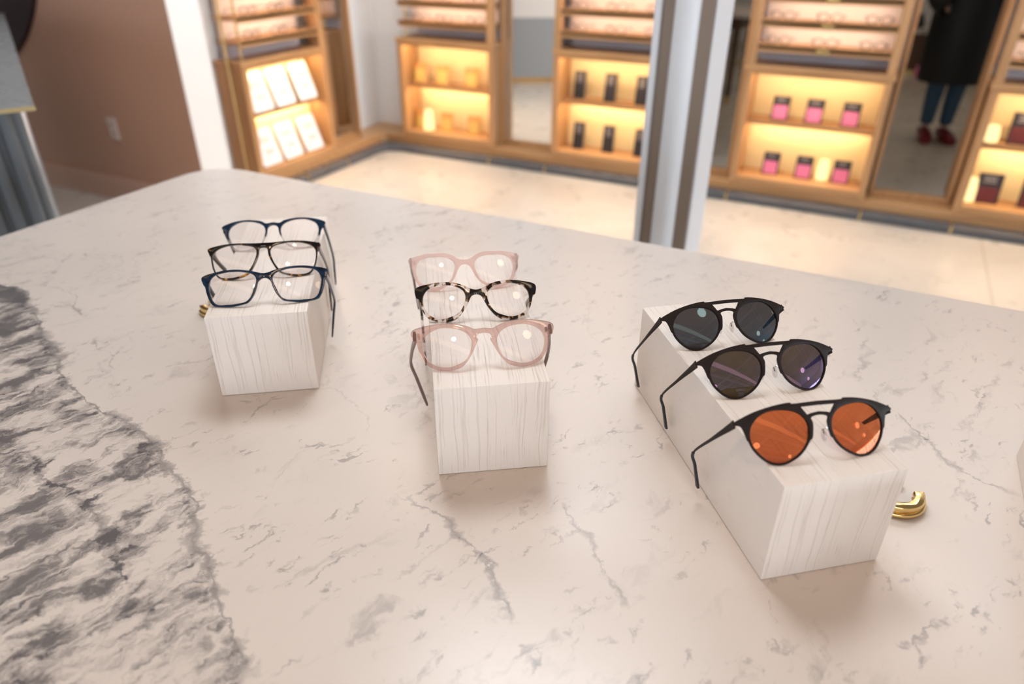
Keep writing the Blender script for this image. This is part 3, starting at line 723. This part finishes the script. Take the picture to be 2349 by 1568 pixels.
def frame_front(name, L, z0, z1, mat, parent, bev=.0005, sub=5, bend=True):
    outer = [(x/1000, y/1000) for x, y in L['outer']]
    full = outer + [(-x, y) for x, y in outer[-2:0:-1]]
    loops = [catmull(full, sub)]
    ln = [(x/1000, y/1000) for x, y in L['lens']]
    loops.append(catmull(ln, 2)); loops.append(catmull([(-x, y) for x, y in ln[::-1]], 2))
    if 'slot' in L:
        s_ = [(x/1000, y/1000) for x, y in L['slot']]
        fs = s_ + [(-x, y) for x, y in s_[-2:0:-1]]
        dense = []
        for i in range(len(fs)):
            a, b = fs[i], fs[(i + 1) % len(fs)]
            for k in range(4): dense.append((a[0] + (b[0] - a[0])*k/4, a[1] + (b[1] - a[1])*k/4))
        loops.append(dense)
    bm = bmesh.new(); es = []
    for lp in loops:
        vs = [bm.verts.new((x, y, z0)) for x, y in lp]
        es += [bm.edges.new((vs[i], vs[(i + 1) % len(vs)])) for i in range(len(vs))]
    bmesh.ops.triangle_fill(bm, use_beauty=True, use_dissolve=False, edges=es, normal=(0, 0, 1))
    r = bmesh.ops.extrude_face_region(bm, geom=bm.faces[:]); ex = [v for v in r['geom'] if isinstance(v, bmesh.types.BMVert)]
    bmesh.ops.translate(bm, vec=(0, 0, z1 - z0), verts=ex)
    bmesh.ops.recalc_face_normals(bm, faces=bm.faces[:])
    if bev:
        be = [e for e in bm.edges if len(e.link_faces) == 2 and abs(e.verts[0].co.z - e.verts[1].co.z) < 1e-7 and e.calc_face_angle(0) > .9]
        bmesh.ops.bevel(bm, geom=be, offset=bev, segments=2, affect='EDGES', profile=.6)
    for v in bm.verts: v.co.z -= KC*v.co.x**2
    me = bpy.data.meshes.new(name); bm.to_mesh(me); bm.free()
    for p_ in me.polygons: p_.use_smooth = True
    me.set_sharp_from_angle(angle=R(40))
    return new_obj(name, me, mat, parent), loops
def lens_mesh(loop, mat, parent, zoff, Rr=.13, thick=.0018):
    cx = (min(p[0] for p in loop) + max(p[0] for p in loop))/2; cy = (min(p[1] for p in loop) + max(p[1] for p in loop))/2
    sl = 2*KC*cx; nl = Vector((sl, 0, 1)).normalized(); c0 = Vector((cx, cy, -KC*cx*cx + zoff)) - nl*Rr
    bm = bmesh.new(); N = len(loop); K = 9
    def zat(x, y, rr):
        dx, dy = x - c0.x, y - c0.y; return c0.z + math.sqrt(rr*rr - dx*dx - dy*dy)
    sides = []
    for rr in (Rr, Rr - thick):
        rings = []
        for k in range(1, K + 1):
            f = k/K*1.012
            rings.append([bm.verts.new((cx + (x - cx)*f, cy + (y - cy)*f, zat(cx + (x - cx)*f, cy + (y - cy)*f, rr))) for x, y in loop])
        c_ = bm.verts.new((cx, cy, zat(cx, cy, rr)))
        for i in range(N): bm.faces.new((c_, rings[0][i], rings[0][(i + 1) % N]))
        for a, b in zip(rings, rings[1:]):
            for i in range(N): bm.faces.new((a[i], b[i], b[(i + 1) % N], a[(i + 1) % N]))
        sides.append(rings[-1])
    a, b = sides
    for i in range(N): bm.faces.new((a[i], b[i], b[(i + 1) % N], a[(i + 1) % N]))
    bmesh.ops.recalc_face_normals(bm, faces=bm.faces[:])
    me = bpy.data.meshes.new('lens'); bm.to_mesh(me); bm.free()
    for p_ in me.polygons: p_.use_smooth = True
    me.set_sharp_from_angle(angle=R(40))
    return new_obj('lens', me, mat, parent)
def pose_mat(p):
    cy, sy = cos(p[3]), sin(p[3]); X = Vector((cy, sy, 0)); Bk = Vector((-sy, cy, 0)); Z = Vector((0, 0, 1))
    Y = Z*cos(p[4]) + Bk*sin(p[4]); N = X.cross(Y)
    X2 = X*cos(p[5]) + Y*sin(p[5]); Y2 = -X*sin(p[5]) + Y*cos(p[5])
    return Matrix(((X2.x, Y2.x, N.x, p[0]), (X2.y, Y2.y, N.y, p[1]), (X2.z, Y2.z, N.z, p[2]), (0, 0, 0, 1)))
def clear_block(Mw, pt, blk, gap):
    """keep a temple point outside the sides of its block"""
    w = Mw @ Vector(pt)
    if w.z > TZ + BH + .002: return pt
    bx_, by_, a_ = BLK[blk]; d = Vector((w.x - bx_, w.y - by_)); lx = cos(a_)*d.x + sin(a_)*d.y; ly = -sin(a_)*d.x + cos(a_)*d.y
    if ly > BLEN or ly < -.001: return pt
    if pt[0] < 0 and lx > -gap: return (pt[0] - (lx + gap), pt[1], pt[2])
    if pt[0] > 0 and lx < BW + gap: return (pt[0] + (BW + gap - lx), pt[1], pt[2])
    return pt
def glasses(key, name, label, cat, mats, blk, metal=False, hinge_y=None, group=None):
    g = GD[key]; L = GD['C3']['L'] if metal else g['L']; tm = GD['C3']['tm'] if metal else g['tm']
    Mw = pose_mat(g['pose'])
    t = empty(name); t.matrix_world = Mw; tag(t, label, cat, group)
    zf = (-.0002, .0008) if metal else (-.0012, .0026)
    fr, loops = frame_front('frame_front', L, zf[0], zf[1], mats[0], t, .0002 if metal else .0007)
    zo = .0012 if metal else .0018
    for lp in loops[1:3]: lens_mesh(lp, mats[1], t, zo)
    if metal:
        for lp in loops[1:3]:
            cx = (min(p[0] for p in lp) + max(p[0] for p in lp))/2; cy = (min(p[1] for p in lp) + max(p[1] for p in lp))/2
            pts = [(cx + (x - cx)*1.018, cy + (y - cy)*1.018, -KC*x*x - .0006) for x, y in lp]; pts += pts[:2]
            MB().tube(pts, .0011, 8).build('rim_wire', mats[0], t, smooth=60)
        for s in (-1, 1):
            m = MB(); sl = lambda x: -KC*x*x
            m.tube([(s*.0098, -.0065, -.001), (s*.0088, -.0030, -.0055), (s*.0072, -.0050, -.0085), (s*.0075, -.0085, -.0080)], .0006, 8)
            arm = m.build('pad_arm', 'steel', t, smooth=60)
            MB().sphere((s*.0072, -.0095, -.0078), .0062, 16, (.28, 1.0, .62)).build('nose_pad', 'pad_clear', arm, smooth=60)
    hx = max(x for x, y in L['outer'])/1000
    hy = (hinge_y if hinge_y is not None else 0)/1000
    for s in (-1, 1):
        hz = -KC*hx*hx
        x0 = hx - (.0008 if metal else .0022)
        st = (s*x0, hy, hz - (.0 if metal else .0008))
        bend = clear_block(Mw, (s*(tm[0] if not metal else .0785), tm[1], -tm[2]), blk, .0045)
        tip = clear_block(Mw, (s*tm[3], tm[4], -tm[5]), blk, .0045)
        mid = tuple(a + (b - a)*.5 for a, b in zip(st, bend)); mid = clear_block(Mw, (mid[0] + s*.0008, mid[1], mid[2]), blk, .004)
        q1 = tuple(a + (b - a)*.12 for a, b in zip(st, bend)); q1 = (s*(x0 + .0002), q1[1], q1[2])
        b2 = tuple(a + (b - a)*.35 for a, b in zip(bend, tip)); b2 = clear_block(Mw, b2, blk, .0045)
        b3 = tuple(a + (b - a)*.7 for a, b in zip(bend, tip)); b3 = clear_block(Mw, b3, blk, .0045)
        path = catmull([st, q1, mid, bend, b2, b3, tip], 5, False); n = len(path)
        def lerp_sizes(keys):
            out = []
            for i in range(n):
                f = i/(n - 1)*(len(keys) - 1); k = min(int(f), len(keys) - 2); r_ = f - k
                out.append(tuple(a + (b - a)*r_ for a, b in zip(keys[k], keys[k + 1])))
            return out
        if metal: sz = lerp_sizes([(.0040, .0008), (.0034, .0008), (.0017, .0008), (.0010, .0008), (.0010, .0008), (.0010, .0008), (.0009, .0008)])
        else: sz = lerp_sizes([(.0062, .0019), (.0056, .0018), (.0034, .0016), (.0034, .0017), (.0038, .0017), (.0048, .0016), (.0034, .0012)])
        tmp = MB().sweep(path, sz, 12, up=Vector((1, 0, 0))).build('temple', mats[2], t, smooth=55)
        if metal:
            k0 = int(n*.5)
            MB().sweep(path[k0:], [(.0014 + .0019*min(1, i/(n - k0 - 3))**1.3, .0015) for i in range(n - k0)], 12, up=Vector((1, 0, 0))).build('temple_tip', 'tip_black', tmp, smooth=55)
        else:
            MB().box(s*(x0 - .0045) - .0012, s*(x0 - .0045) + .0012, hy - .0028, hy + .0028, hz - .0062, hz - .0006, .0004).build('hinge', 'steel', tmp)
            if key == 'A3' and s == 1: pass
    if not metal and key in ('A3', 'A2', 'B2'):
        m = MB()
        for dx in (-.0022, 0, .0022) if key != 'A3' else (0,): m.sphere((dx, L['outer'][0][1]/1000 - .0045, .0026), .0005, 10)
        m.build('rivet', 'rivet', t, smooth=60)
    return t
glasses('A3', 'eyeglasses', 'rectangular navy acetate eyeglasses, nearest on the left block', 'eyeglasses', ('navy_acetate', 'clear_lens', 'navy_acetate'), 0, hinge_y=11)
glasses('A2', 'eyeglasses', 'dark tortoise eyeglasses with a straight brow and amber flecks, middle of the left block', 'eyeglasses', ('dark_tortoise', 'clear_lens', 'dark_tortoise'), 0, hinge_y=15)
glasses('A1', 'eyeglasses', 'round navy eyeglasses fading to clear lower rims, farthest on the left block', 'eyeglasses', ('navy_to_crystal', 'clear_lens', 'navy_acetate'), 0, hinge_y=12)
glasses('B3', 'eyeglasses', 'transparent rose eyeglasses with a keyhole bridge, nearest on the middle block', 'eyeglasses', ('rose_crystal', 'clear_lens', 'smoke_crystal'), 1, hinge_y=11.5)
glasses('B2', 'eyeglasses', 'black, brown and clear patchwork tortoise eyeglasses on the middle block', 'eyeglasses', ('light_tortoise', 'clear_lens', 'light_tortoise'), 1, hinge_y=10.5)
glasses('B1', 'eyeglasses', 'milky blush pink eyeglasses, farthest on the middle block', 'eyeglasses', ('blush_acetate', 'clear_lens', 'smoke_crystal'), 1, hinge_y=12)
glasses('C3', 'sunglasses', 'black double-bridge sunglasses with copper orange lenses', 'sunglasses', ('satin_black', 'copper_lens', 'satin_black'), 2, True, 7.3, 'black double-bridge sunglasses')
glasses('C2', 'sunglasses', 'black double-bridge sunglasses with olive lenses reflecting violet', 'sunglasses', ('satin_black', 'olive_lens', 'satin_black'), 2, True, 7.3, 'black double-bridge sunglasses')
glasses('C1', 'sunglasses', 'black double-bridge sunglasses with grey lenses reflecting blue, farthest back', 'sunglasses', ('satin_black', 'grey_lens', 'satin_black'), 2, True, 7.3, 'black double-bridge sunglasses')

# ------------------------------------------------------------------ pendant lamps and ceiling services
def pendant(x, y, z, r, power, label):
    t = empty('pendant_lamp', (x, y, z)); tag(t, label, 'lamp', 'glass globe pendants')
    g_ = MB().sphere((0, 0, 0), r, 32).build('globe', 'globe', t, smooth=180)
    MB().cyl((0, 0, r*.97), .035, .05, 20).build('cap', 'brass', t, smooth=40)
    MB().cyl((0, 0, r + .04), .004, CEIL - z - r - .04, 8).build('cord', 'tip_black', t)
GP = [(.98, .42, 'over the marble table'), (3.85, .5, 'right of the marble table'), (6.6, .7, 'by the side windows'), (-1.9, .4, 'over the left end of the table'),
      (3.3, 2.7, 'right of the column'), (.3, 2.75, 'behind the column'), (-2.4, 2.75, 'near the white corner'), (1.5, -2.2, 'behind the camera'), (5.2, -2.8, 'toward the street windows')]
for x_, y_, lb in GP: pendant(x_, y_, 2.62, .16, 0, f'glowing white globe pendant {lb}')
def spot(x, y, z, label, power, tilt=(0, 0, 0)):
    t = empty('ceiling_spotlight', (x, y, z)); tag(t, label, 'spotlight')
    MB().cyl((0, 0, .002), .04, .12, 20).build('housing', 'column_paint', t, smooth=40)
    MB().cyl((0, 0, -.003), .032, .004, 20).build('bulb', 'spot_glow', t, smooth=40)
    MB().cyl((0, 0, .12), .006, CEIL - z - .12, 8).build('stem', 'column_paint', t)
spot(.05, -.50, 2.9, 'white ceiling spotlight above the front of the table', 40)
sl = bpy.data.lights.new('spot_lamp', 'SPOT'); sl.energy = 34; sl.color = (1.0, .68, .44); sl.spot_size = R(100); sl.spot_blend = .8; sl.shadow_soft_size = .09
so = bpy.data.objects.new('spot_lamp', sl); COL.objects.link(so); so.location = (.05, -.50, 2.88)
for ly, lb in ((-1.17, 'long glowing ceiling light running over the front of the table'),):
    t = empty('linear_light', (0, ly, 3.3)); tag(t, lb, 'ceiling light')
    MB().box(-4.2, 10.6, -.16, .16, .002, .06).build('housing', 'column_paint', t)
    MB().box(-4.15, 10.55, -.14, .14, -.004, .0015).build('diffuser', 'tube_light', t)
    for x_ in (-3, 0, 3, 6, 9): MB().cyl((x_, 0, .06), .005, CEIL - 3.36, 8).build('hanger', 'column_paint', t)
m = MB()
for k, y_ in enumerate((-2.6, -2.52, -2.44, -2.30, -2.0, -1.75, -3.6, -4.4, 1.0, 1.35, 1.98)): m.tube([(-4.3, y_, CEIL - .08), (12.6, y_ + .3, CEIL - .08)], .012, 8)
for x_ in (-3.2, 2.4, 2.5, 3.4, 5.2, 8.0): m.tube([(x_, -5.7, CEIL - .12), (x_ + .4, 4.5, CEIL - .12)], .014, 8)
tag(m.build('ceiling_conduits', 'column_paint', smooth=60), 'thin white pipes running under the ceiling', 'pipes')
d = MB().tube([(-4.6, -5.6 + .5*k, CEIL - .26) for k in range(16)], .20, 24).build('air_duct', 'ceiling_paint', smooth=60)
tag(d, 'round white air duct under the ceiling', 'duct')

# ------------------------------------------------------------------ added room beyond the openings, imitating mirror reflections
bt = empty('side_table', (-1.62, 7.3, 0)); tag(bt, 'marble topped side table with brown legs standing in for a reflection in the narrow mirror', 'table')
MB().prism(rounded(-.5, .47, -.40, .42, .09), .73, .765, .004).build('tabletop', 'white_marble', bt, smooth=35)
for x_ in (-.42, .36):
    for y_ in (-.33, .34):
        lg = MB().lathe([(.022, .07), (.03, .72), (.03, .7295)], 16, (x_, y_, 0)).build('leg', 'walnut', bt, smooth=50)
        MB().lathe([(.020, 0), (.0225, .0695)], 16, (x_, y_, 0)).build('brass_foot', 'brass', lg, smooth=50)
MB().box(-.46, .40, -.37, .38, .64, .7295).build('apron', 'walnut', bt)
MB().tube([(.36, -.33, .32), (.36, .34, .32)], .014, 10).build('stretcher', 'brass', bt, smooth=50)
bc = empty('low_cabinet', (.55, 9.4, 0)); tag(bc, 'low dark cabinet with a pale top behind the person', 'cabinet')
MB().box(-.75, 1.1, -.02, .6, .42, .46, .004).build('top_panel', 'white_marble', bc)
MB().box(-.72, 1.07, 0, .58, .05, .4195).build('body', 'walnut', bc)
MB().box(-.70, 1.05, .02, .56, 0, .0495).build('toe_kick', 'brass', bc)
b_ = MB().box(-.03, .03, -.02, .02, 0, .11, .004).build('small_box', ['cover_pink', 'cover_orange'], None, (.31, 9.34, .10)); tag(b_, 'small pink and orange box in front of the low dark cabinet', 'box')
b_.location.z = 0.0
for i, (x_, s_) in enumerate(((-.35, .10), (.15, .14), (.62, .09))):
    t_ = MB().lathe([(s_*.5, 0), (s_*.62, s_*.4), (s_*.3, s_*1.2), (s_*.34, s_*1.4)], 18).build('vase', ['tip_black', 'brass', 'column_paint'][i], None, (.55 + x_, 9.6, .4602), smooth=50)
    tag(t_, ['black', 'brass', 'white'][i] + ' vase on the low dark cabinet', 'vase')

# person placed beyond the opening in place of a mirror reflection: dark coat, jeans, red shoes
PX, PY = .43, 6.42
per = empty('person', (PX, PY, 0), (0, 0, R(14))); tag(per, 'person in a long black coat, blue jeans and red shoes', 'person')
def skin_mesh(name, verts, edges, radii, mat, parent, sub=2):
    me = bpy.data.meshes.new(name); me.from_pydata(verts, edges, []); me.update()
    o = new_obj(name, me, mat, parent)
    md = o.modifiers.new('skin', 'SKIN'); 
    sv = me.skin_vertices[0].data if me.skin_vertices else None
    return o, md
def skinned(name, chain, mat, parent, sub=2):
    """chain: dict id -> (pos, radius, parent id or None)"""
    ids = list(chain); idx = {k: i for i, k in enumerate(ids)}
    me = bpy.data.meshes.new(name)
    me.from_pydata([chain[k][0] for k in ids], [(idx[chain[k][2]], idx[k]) for k in ids if chain[k][2] is not None], [])
    o = new_obj(name, me, mat, parent)
    o.modifiers.new('skin', 'SKIN').use_smooth_shade = True
    lay = me.skin_vertices[0] if len(me.skin_vertices) else me.attributes and None
    for k in ids:
        v = me.skin_vertices[0].data[idx[k]]; r_ = chain[k][1]
        v.radius = (r_, r_) if not isinstance(r_, tuple) else r_
        v.use_root = chain[k][2] is None
    sb = o.modifiers.new('sub', 'SUBSURF'); sb.levels = sb.render_levels = sub
    return o
body = {'pelvis': ((0, 0, .93), .125, None), 'belly': ((0, .005, 1.05), .115, 'pelvis'), 'chest': ((0, 0, 1.27), .135, 'belly'), 'neckb': ((0, -.005, 1.42), .065, 'chest'), 'neck': ((0, -.01, 1.49), .050, 'neckb'),
        'head': ((0, -.015, 1.58), .078, 'neck'), 'crown': ((0, .0, 1.665), .072, 'head')}
for s, n_ in ((-1, 'l'), (1, 'r')):
    body.update({n_+'hip': ((s*.085, 0, .88), .095, 'pelvis'), n_+'knee': ((s*.070, -.015, .49), .058, n_+'hip'), n_+'calf': ((s*.068, .012, .34), .054, n_+'knee'), n_+'ankle': ((s*.066, .015, .09), .036, n_+'calf'),
                 n_+'sho': ((s*.155, 0, 1.37), .062, 'chest'), n_+'elb': ((s*.235, .02, 1.10), .042, n_+'sho'), n_+'wri': ((s*.17, -.10, .93), .027, n_+'elb'),
                 n_+'palm': ((s*.13, -.105, .885), .030, n_+'wri')})
    for f_, (dx, dz, l_) in enumerate(((-.022, -.002, .070), (-.007, 0, .078), (.008, 0, .074), (.022, -.002, .060))):
        body[f'{n_}f{f_}a'] = ((s*.12 + dx, -.115, .845), .0095, n_+'palm')
        body[f'{n_}f{f_}b'] = ((s*.12 + dx, -.108, .845 - l_*.5), .0085, f'{n_}f{f_}a')
        body[f'{n_}f{f_}c'] = ((s*.117 + dx, -.095, .845 - l_*.85), .0075, f'{n_}f{f_}b')
    body[n_+'tha'] = ((s*.100, -.118, .885), .011, n_+'palm'); body[n_+'thb'] = ((s*.088, -.122, .86), .009, n_+'tha')
skinned('body', body, 'skin', per)
hd = MB().sphere((0, -.098, 1.585), .014, 12, (.7, 1.0, 1.3)).build('nose', 'skin', per, smooth=90)
for s in (-1, 1):
    MB().sphere((s*.080, -.005, 1.59), .017, 12, (.4, .7, 1.2)).build('ear', 'skin', per, smooth=90)
    MB().sphere((s*.030, -.088, 1.605), .009, 12, (1.2, .6, .8)).build('eye', 'tip_black', per, smooth=90)
MB().sphere((0, -.092, 1.548), .016, 12, (1.3, .4, .35)).build('mouth', 'cover_red', per, smooth=90)
MB().sphere((0, .022, 1.63), .098, 28, (.95, 1.02, 1.0)).sphere((0, .065, 1.52), .085, 24, (.95, .55, 1.5)).build('hair', 'hair', per, smooth=90)
jeans = {'p': ((0, 0, .94), .135, None)}
for s, n_ in ((-1, 'l'), (1, 'r')):
    jeans.update({n_+'h': ((s*.088, 0, .86), .108, 'p'), n_+'k': ((s*.072, -.015, .49), .070, n_+'h'), n_+'c': ((s*.070, .012, .33), .064, n_+'k'), n_+'a': ((s*.067, .012, .135), .050, n_+'c'), n_+'e': ((s*.067, .012, .11), .049, n_+'a')})
skinned('jeans', jeans, 'denim', per)
def ellip(prof, seg=40):
    bm = bmesh.new(); rings = []
    for rx, ry, z, yo in prof: rings.append([bm.verts.new((rx*cos(2*pi*i/seg)*(1 + .02*sin(5*2*pi*i/seg)), yo + ry*sin(2*pi*i/seg), z)) for i in range(seg)])
    for a, b in zip(rings, rings[1:]):
        for i in range(seg): bm.faces.new((a[i], a[(i+1) % seg], b[(i+1) % seg], b[i]))
    m_ = MB(); m_._add(bm); return m_
m = ellip([(.205, .17, .435, 0), (.215, .178, .43, 0), (.217, .18, .44, 0), (.225, .19, .70, 0), (.222, .19, .92, 0), (.19, .155, 1.08, 0), (.195, .155, 1.25, 0), (.20, .145, 1.36, 0), (.15, .11, 1.43, 0), (.075, .075, 1.475, 0), (.07, .07, 1.49, 0), (.06, .06, 1.48, 0)])
for s in (-1, 1):
    m.sweep(catmull([(s*.15, 0, 1.39), (s*.20, .005, 1.30), (s*.245, .02, 1.10), (s*.225, -.04, .98), (s*.175, -.10, .935)], 4, False), (.066, .064), 16, up=Vector((0, 1, 0)))
m.build('coat', 'coat', per, smooth=60)
for s in (-1, 1):
    sh = MB().sweep(catmull([(s*.066, .075, .045), (s*.066, .03, .052), (s*.072, -.05, .045), (s*.082, -.12, .034), (s*.09, -.165, .024)], 4, False),
                    [(.036, .034)]*5 + [(.042, .040)]*4 + [(.036, .044)]*4 + [(.026, .036)]*4, 16, up=Vector((1, 0, 0)))
    sh.build('shoe', 'shoe_red', per, smooth=60)
area('back_room_fill', (.4, 7.2, 3.5), (0, 0, 0), 3.0, 3.0, 42, (1.0, .86, .70))  # added light without a fixture for the made-up back room
